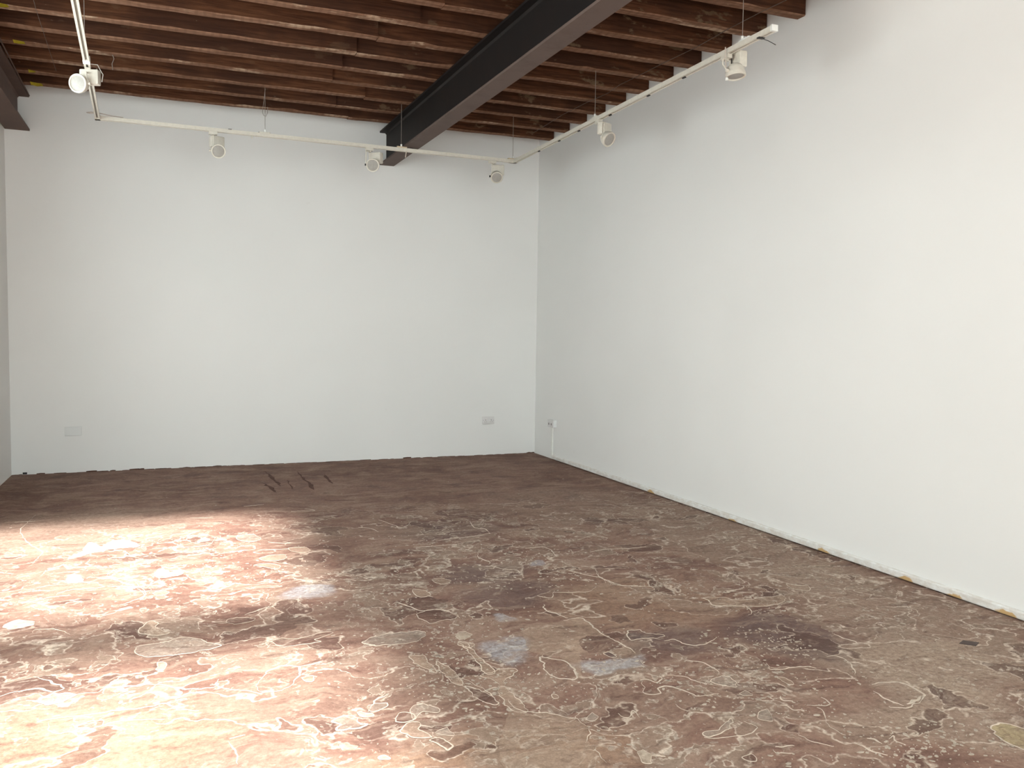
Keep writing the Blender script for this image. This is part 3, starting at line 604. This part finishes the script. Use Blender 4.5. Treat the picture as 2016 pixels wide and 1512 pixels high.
# ------------------------------------------------------------------ six spotlights, each aimed its own way
SPOTS = [
 ((-4.527, -2.697, 3.2), (-4.512, -2.708, 3.126), -108, .125, .100, (-4.575, -2.751, 3.062), (-.447, -.884, -.134), 'white track spotlight on the left rail, beside the brown girder'),
 ((-3.644, -1.087, 3.2), (-3.620, -1.103, 3.096), -71, .125, .100, (-3.613, -1.177, 3.000), (.112, -.965, -.239), 'white track spotlight furthest left on the rail along the end wall'),
 ((-2.217, -1.025, 3.2), (-2.168, -1.052, 3.090), -137, .135, .105, (-2.209, -1.105, 3.010), (-.252, -.926, -.281), 'white track spotlight hanging in front of the black girder end'),
 ((-.931, -.969, 3.2), (-.889, -.993, 3.094), -105, .130, .100, (-.922, -1.050, 3.010), (-.190, -.805, -.562), 'white track spotlight nearest the corner of the room, tipped downward'),
 ((-.730, -2.918, 3.2), (-.692, -2.939, 3.114), -67, .125, .100, (-.695, -3.008, 3.018), (.28, -.80, -.52), 'white track spotlight on a bent arm, halfway along the right rail'),
 ((-.765, -4.707, 3.2), (-.704, -4.735, 3.149), -183, .125, .100, (-.757, -4.785, 3.051), (.02, -.14, -.99), 'white track spotlight facing the floor near the end of the right rail'),
]
for k, (P, bc_, az, bw, bh, hc, aim, label) in enumerate(SPOTS):
    P, bc_, hc, aim = Vector(P), Vector(bc_), Vector(hc), Vector(aim).normalized()
    t = thing('track_spotlight', P, label, 'spotlight', 'spotlights on the hanging track')
    d = (B-A if 0 < k < 4 else bc if k > 3 else ad).normalized()
    base = P+Vector((0, 0, -.0165))
    m = MB().prism([(-.017, -.026), (.017, -.026), (.017, 0), (-.017, 0)], base-d*.045, base+d*.028)
    m.tube([base+Vector((0, 0, -.026)), base+Vector((0, 0, -.040))], .011, 12)
    m.build('track_adapter', M['white'], t, True, P)
    n = Vector((math.cos(math.radians(az)), math.sin(math.radians(az)), 0)); s = Vector((0, 0, 1)).cross(n)
    mt = Matrix(((s.x, n.x, 0, bc_.x), (s.y, n.y, 0, bc_.y), (s.z, n.z, 1, bc_.z-.004), (0, 0, 0, 1)))
    MB().box((-bw/2, -.028, -bh/2), (bw/2, .028, bh/2), mt, .009).build('transformer_box', M['white'], t, True, P)
    # lamp head: domed back, collar, rim and recessed lens
    up = Vector((0, 0, 1)); sx = aim.cross(up).normalized(); sy = sx.cross(aim)
    hm = Matrix(((sx.x, sy.x, aim.x, hc.x), (sx.y, sy.y, aim.y, hc.y), (sx.z, sy.z, aim.z, hc.z), (0, 0, 0, 1)))
    hd = MB().lathe([(.012, -.058), (.028, -.055), (.044, -.044), (.054, -.026), (.058, -.006), (.061, .000), (.0625, .008), (.0625, .022), (.060, .025), (.053, .025), (.051, .018)], hm, 32).build('lamp_head', M['white'], t, True, P)
    MB().lathe([(.0515, .012), (.0515, .0175), (.046, .0195), (.030, .0225), (.012, .0240), (.002, .0243)], hm, 28).build('lens', M['lens'], hd, True, P)
    # bent flat arm from the adapter to the side of the head
    side = -1 if k != 0 else 1
    pv = hm @ Vector((.064*(1 if sx.dot(cr_) < 0 else -1)*(1 if k else -1), 0, -.005))
    a0 = base+Vector((0, 0, -.036)); out = (pv-Vector((a0.x, a0.y, pv.z)))
    ex = Vector((pv.x-a0.x, pv.y-a0.y, 0)); 
    p1 = a0+ex*.55+n*.034; p1.z = a0.z-.004
    p2 = p1.copy(); p2.z = pv.z+.045
    MB().tube([a0, a0.lerp(p1, .6), p1+Vector((0, 0, -.008)), p2, p2.lerp(pv, .5), pv], .0055, 8).build('arm', M['white'], t, True, P)
    q = (pv-hc).normalized()
    MB().tube([pv-q*.004, pv+q*.012], .010, 12).build('pivot_knob', M['black'] if k in (2, 3) else M['white'], t, True, P)
    if k == 5:
        MB().tube([P+Vector((-.030, -.02, .02)), P+Vector((-.031, -.022, -.04)), P+Vector((-.03, -.03, -.1)), P+Vector((-.045, -.055, -.165)), P+Vector((-.05, -.07, -.185))], .004, 6).build('cord', M['cord'], t, True, P)
        MB().tube([P+Vector((-.05, -.07, -.183)), P+Vector((-.05, -.07, -.198))], .009, 8).build('cord_end', M['whiter'], t, True, P)
        MB().tube([bc_+n*.033+Vector((0, .02, .035)), bc_+n*.036+Vector((0, .015, -.05))], .004, 6).build('strap', M['black'], t, True, P)
    if k == 0:
        c0 = bc_+s*.02-n*.01
        MB().tube([P+d*.02+Vector((.02, 0, .01)), P+Vector((.06, .01, .018)), bc_+Vector((.06, .02, .06)), bc_+Vector((.078, .02, .03)), bc_+Vector((.07, .02, -.02))], .0032, 6).build('cord', M['whiter'], t, True, P)

# ------------------------------------------------------------------ cables and strings on the joists
CB = [(-.357, -.657), (-.404, -1.527), (-.383, -1.984), (-.358, -2.347), (-.38, -2.612), (-.373, -2.904), (-.354, -3.307), (-.338, -3.708), (-.345, -4.126), (-.345, -4.488), (-.30, -5.0)]
o = MB().tube([(x, y, 3.588-.004*(k % 2)) for k, (x, y) in enumerate(CB)], .0026, 6).build('ceiling_cable', M['cable'])
tag(o, 'thin cable crossing the joist undersides near the right wall', 'cable')
LS = [(-4.844, -2.702, 3.588), (-4.855, -2.482, 3.588), (-4.869, -2.007, 3.588), (-4.884, -1.538, 3.588), (-4.899, -0.987, 3.588)]
o = MB().tube(LS, .0018, 6).build('ceiling_cable', M['cable'])
tag(o, 'fine string crossing the joist undersides beside the brown girder', 'cable')
o = MB().tube([(-4.43, -1.62, 3.60), (-4.42, -1.62, 3.57), (-4.435, -1.62, 3.53), (-4.43, -1.63, 3.48)], .003, 6).build('dangling_string', M['wire'])
tag(o, 'short dangling string above the left part of the end wall', 'string')
o = MB().tube([(-3.20, -1.10, 3.61), (-3.225, -1.10, 3.40), (-3.215, -1.10, 3.37), (-3.195, -1.10, 3.365), (-3.18, -1.10, 3.40), (-3.18, -1.10, 3.45)], .0022, 6).build('dangling_wire', M['wire'])
tag(o, 'hooked loose wire end hanging above the end wall rail', 'wire')
o = MB().tube([(-5.232, -.02, 3.604-.02), (-5.19, -2.0, 3.586), (-5.165, -3.6, 3.588), (-5.15, -5.0, 3.586)], .006, 6).build('ceiling_cable', M['steel_brown'])
tag(o, 'dark cable running along the top edge of the brown girder', 'cable')

# ------------------------------------------------------------------ sockets, trunking, skirting
def socket(x0, x1, z0, z1, mat, holes, label, name='wall_socket'):
    P = Vector(((x0+x1)/2, 0, z0)); t = thing(name, P, label, 'socket')
    MB().box((x0, -.011, z0), (x1, -.0005, z1), None, .003).build('faceplate', mat, t, True, P)
    for sgn in (-1, 1):
        cx = P.x+sgn*.034; cz = (z0+z1)/2
        if holes:
            m = MB().box((cx-.004, -.0120, cz-.002), (cx+.004, -.0112, cz+.010)).box((cx-.014, -.0120, cz-.020), (cx-.006, -.0112, cz-.014)).box((cx+.006, -.0120, cz-.020), (cx+.014, -.0112, cz-.014))
            m.build('pin_slots', M['hole'], t, False, P)
            MB().box((P.x+sgn*.012-.006, -.0150, cz+.012), (P.x+sgn*.012+.006, -.0108, cz+.030), None, .002).build('rocker_switch', mat, t, True, P)
        MB().tube([(P.x+sgn*.060, -.0125, cz), (P.x+sgn*.060, -.0108, cz)], .003, 8).build('screw', M['hole'] if holes else mat, t, False, P)
    return t
socket(-.668, -.522, .362, .449, M['plate'], True, 'white double socket low on the end wall near the corner')
socket(-4.985, -4.839, .364, .452, M['painted'], False, 'overpainted double wall plate low at the left of the end wall', 'blank_plate')
P = Vector((0, -.545, .368)); t = thing('surface_socket', P, 'white surface socket box on the right wall near the corner', 'socket')
MB().box((-.040, -.618, .368), (-.0005, -.472, .452), None, .004).build('back_box', M['painted'], t, True, P)
MB().box((-.050, -.620, .366), (-.040, -.470, .454), None, .003).build('faceplate', M['plate'], t, True, P)
for dy in (-.034, .034):
    MB().box((-.0512, -.545+dy-.012, .392), (-.0500, -.545+dy+.012, .416)).build('pin_slots', M['hole'], t, False, P)
o = MB().box((-.018, -.537, .004), (-.0005, -.505, .362), None, .003).build('cable_trunking', M['whiter'])
tag(o, 'narrow white trunking running from the surface socket down to the floor', 'trunking')
o = MB()
n = 60; prof = [(-.001, .008), (-.022, .008), (-.024, .014), (-.024, .040), (-.016, .047), (-.001, .048)]
vv, ff = [], []
for k in range(n+1):
    y = -.54+(YF+.54)*k/n; w = .0018*noise.noise(Vector((y*1.3, 4, 0)))
    vv += [(a+(w if a < -.01 else 0), y, z+.0012*noise.noise(Vector((y*2.1, 9, 0)))) for a, z in prof]
for k in range(n):
    for e in range(6): ff.append((k*6+e, k*6+(e+1) % 6, k*6+6+(e+1) % 6, k*6+6+e))
ff += [tuple(range(6)), tuple(n*6+e for e in range(6))]
struct(mesh('baseboard_right', vv, ff, M['skirt']), 'chipped low white skirting along the right wall')
# crumbled dark line where the end wall meets the floor
rg = random.Random(3); vv, ff = [], []; x = -RW+.004
while x < -.01:
    w = .03+rg.random()*.09; h = .002+.004*rg.random() if rg.random() < .8 else .006+rg.random()*.009
    k = len(vv); a = (h*(.5+rg.random()*.5)); x2 = min(x+w, -.004)
    vv += [(x, -.0005, 0), (x2, -.0005, 0), (x2, -.0005, a), ((x+x2)/2, -.0005, h), (x, -.0005, a*.8), (x, -.004, 0), (x2, -.004, 0), (x2, -.003, a), ((x+x2)/2, -.003, h), (x, -.003, a*.8)]
    ff += [(k+5, k+6, k+7, k+8, k+9), (k+9, k+8, k+3, k+4), (k+8, k+7, k+2, k+3), (k, k+4, k+9, k+5), (k+1, k+6, k+7, k+2)]
    x = x2+(rg.random()*.12 if rg.random() < .35 else 0)
struct(mesh('trim_4', vv, ff, M['scuff']), 'crumbled dark joint between the end wall and the floor')
o = MB().box((-5.352, -.006, .004), (-5.315, -.0005, .022), None, .002).build('wall_chip', M['black']); tag(o, 'small black chip at the foot of the end wall by the left corner', 'chip')

# ------------------------------------------------------------------ layers of old paint on the floor
def smooth(pts, closed, sub=6, amp=.004, seed=0):
    pts = [Vector((x/1000, y/1000)) for x, y in pts]; n = len(pts); out = []
    for i in range(n if closed else n-1):
        g = lambda j: pts[j % n] if closed else pts[max(0, min(n-1, j))]
        p0, p1, p2, p3 = g(i-1), g(i), g(i+1), g(i+2)
        for k in range(sub):
            t = k/sub
            q = .5*((2*p1)+(p2-p0)*t+(2*p0-5*p1+4*p2-p3)*t*t+(3*p1-p0-3*p2+p3)*t**3)
            s = Vector((noise.noise(Vector((q.x*28, q.y*28, seed))), noise.noise(Vector((q.x*28, q.y*28, seed+50)))))
            out.append(q+s*amp*2.2)
    if not closed: out.append(pts[-1])
    return out
def ribbon(name, pts, closed, wid, z, parent, seed):
    n = len(pts); v, f = [], []
    for i, p in enumerate(pts):
        a = pts[(i-1) % n] if closed else pts[max(0, i-1)]; b = pts[(i+1) % n] if closed else pts[min(n-1, i+1)]
        t = (b-a); t = t.normalized() if t.length > 1e-9 else Vector((1, 0)); s = Vector((-t.y, t.x))
        w = wid*(.25+.95*max(0, .5+noise.noise(Vector((p.x*9, p.y*9, seed+.5)))))
        if not closed: w *= min(1, .15+3*min(i, n-1-i)/n)
        w2 = w*.5*(1+.5*noise.noise(Vector((p.x*40, p.y*40, seed))))
        v += [(p.x-s.x*w2, p.y-s.y*w2, z), (p.x, p.y, z+.0016), (p.x+s.x*w*.5, p.y+s.y*w*.5, z)]
    m = n if closed else n-1
    for i in range(m):
        a, b = i*3, ((i+1) % n)*3
        f += [(a, b, b+1, a+1), (a+1, b+1, b+2, a+2)]
    me = mesh(name, v, f, M['rim'], parent); return me
for k, (c, rw, pts) in enumerate(PATCHES):
    q = smooth(pts, True, 9, .0065, k)
    n = len(q); z = .0010+.00003*k
    v = [(p.x, p.y, z) for p in q]+[(p.x, p.y, 0) for p in q]
    f = [tuple(range(n))]+[(i, (i+1) % n, n+(i+1) % n, n+i) for i in range(n)]
    o = mesh('paint_patch', v, f, FILM[c], floor)
    if rw: ribbon('patch_edge', q, True, rw/1000*.85, z-.0004, o, k)
for k, (rw, pts) in enumerate(RIDGES):
    ribbon('paint_ridge', smooth(pts, False, 7, .005, 90+k), False, rw/1000, .0009, floor, 200+k)
SC = [[(-3.15, -.46), (-3.12, -1.0), (-3.1, -1.34)], [(-3.01, -1.03), (-3.01, -1.53)], [(-2.85, -.56), (-2.84, -1.23), (-2.84, -1.63)], [(-2.63, -.85), (-2.63, -1.35)],
      [(-2.83, -2.12), (-2.59, -2.2)], [(-4.37, -1.15), (-4.22, -1.27)], [(-3.84, -.69), (-3.67, -.62)], [(-2.67, -2.6), (-2.57, -2.7)], [(-3.23, -1.16), (-3.17, -1.66)]]
for k, s in enumerate(SC):
    o = ribbon('scuff_mark', smooth([(x*1000, y*1000) for x, y in s], False, 8, .01, 300+k), False, .04 if k in (0, 2, 3, 8) else .022, .0003, floor, 400+k)
    o.data.materials[0] = M['scuff']
# flecks too many to count, thickest where the paint has broken up
CL = [(-2.76, -5.28, .50, 1.0, 700), (-2.06, -6.45, .60, .55, 700), (-1.6, -7.12, .40, .18, 320), (-3.9, -4.2, .8, .8, 300), (-2.9, -6.0, .35, .35, 350),
      (-1.3, -5.6, .5, .6, 260), (-1.35, -6.1, .22, .3, 220), (-2.2, -3.9, 1.2, .9, 420), (-.8, -6.2, .6, .8, 160), (-3.0, -3.2, 2.2, 1.8, 260), (-1.9, -4.6, .45, .35, 300)]
rg = random.Random(11); vv, ff = [], []
for cx, cy, rx, ry, cnt in CL:
    for _ in range(cnt):
        x, y = cx+rg.gauss(0, .6)*rx, cy+rg.gauss(0, .6)*ry
        if not (-RW+.05 < x < -.06 and y < -.1): continue
        if noise.noise(Vector((x*2.3, y*2.3, 3))) < -.12: continue
        s = .0015+.0060*rg.random()**3.2; el = 1+rg.random()*1.3; an = rg.random()*math.pi; n = rg.randint(5, 7); k = len(vv)
        ring = []
        for j in range(n):
            a = j*2*math.pi/n; r = s*(.65+.5*rg.random()); px, py = r*math.cos(a)*el, r*math.sin(a)
            ring.append((x+px*math.cos(an)-py*math.sin(an), y+px*math.sin(an)+py*math.cos(an)))
        vv += [(a, b, .0016) for a, b in ring]+[(x+(a-x)*1.15, y+(b-y)*1.15, 0) for a, b in ring]
        ff += [tuple(range(k, k+n))]+[(k+j, k+(j+1) % n, k+n+(j+1) % n, k+n+j) for j in range(n)]
o = mesh('paint_flecks', vv, ff, M['fleck'], floor); o['kind'] = 'stuff'
# a dark scrap of card lying on the floor
q = [(-.60, -6.428), (-.548, -6.405), (-.50, -6.452), (-.552, -6.478)]
o = MB().add([(x, y, .0008) for x, y in q]+[(x, y, .0035) for x, y in q], [(0, 1, 2, 3), (4, 5, 6, 7)]+[(i, (i+1) % 4, 4+(i+1) % 4, 4+i) for i in range(4)]).build('card_scrap', M['scrap'])
tag(o, 'small dark square scrap lying on the floor near the right wall', 'scrap')
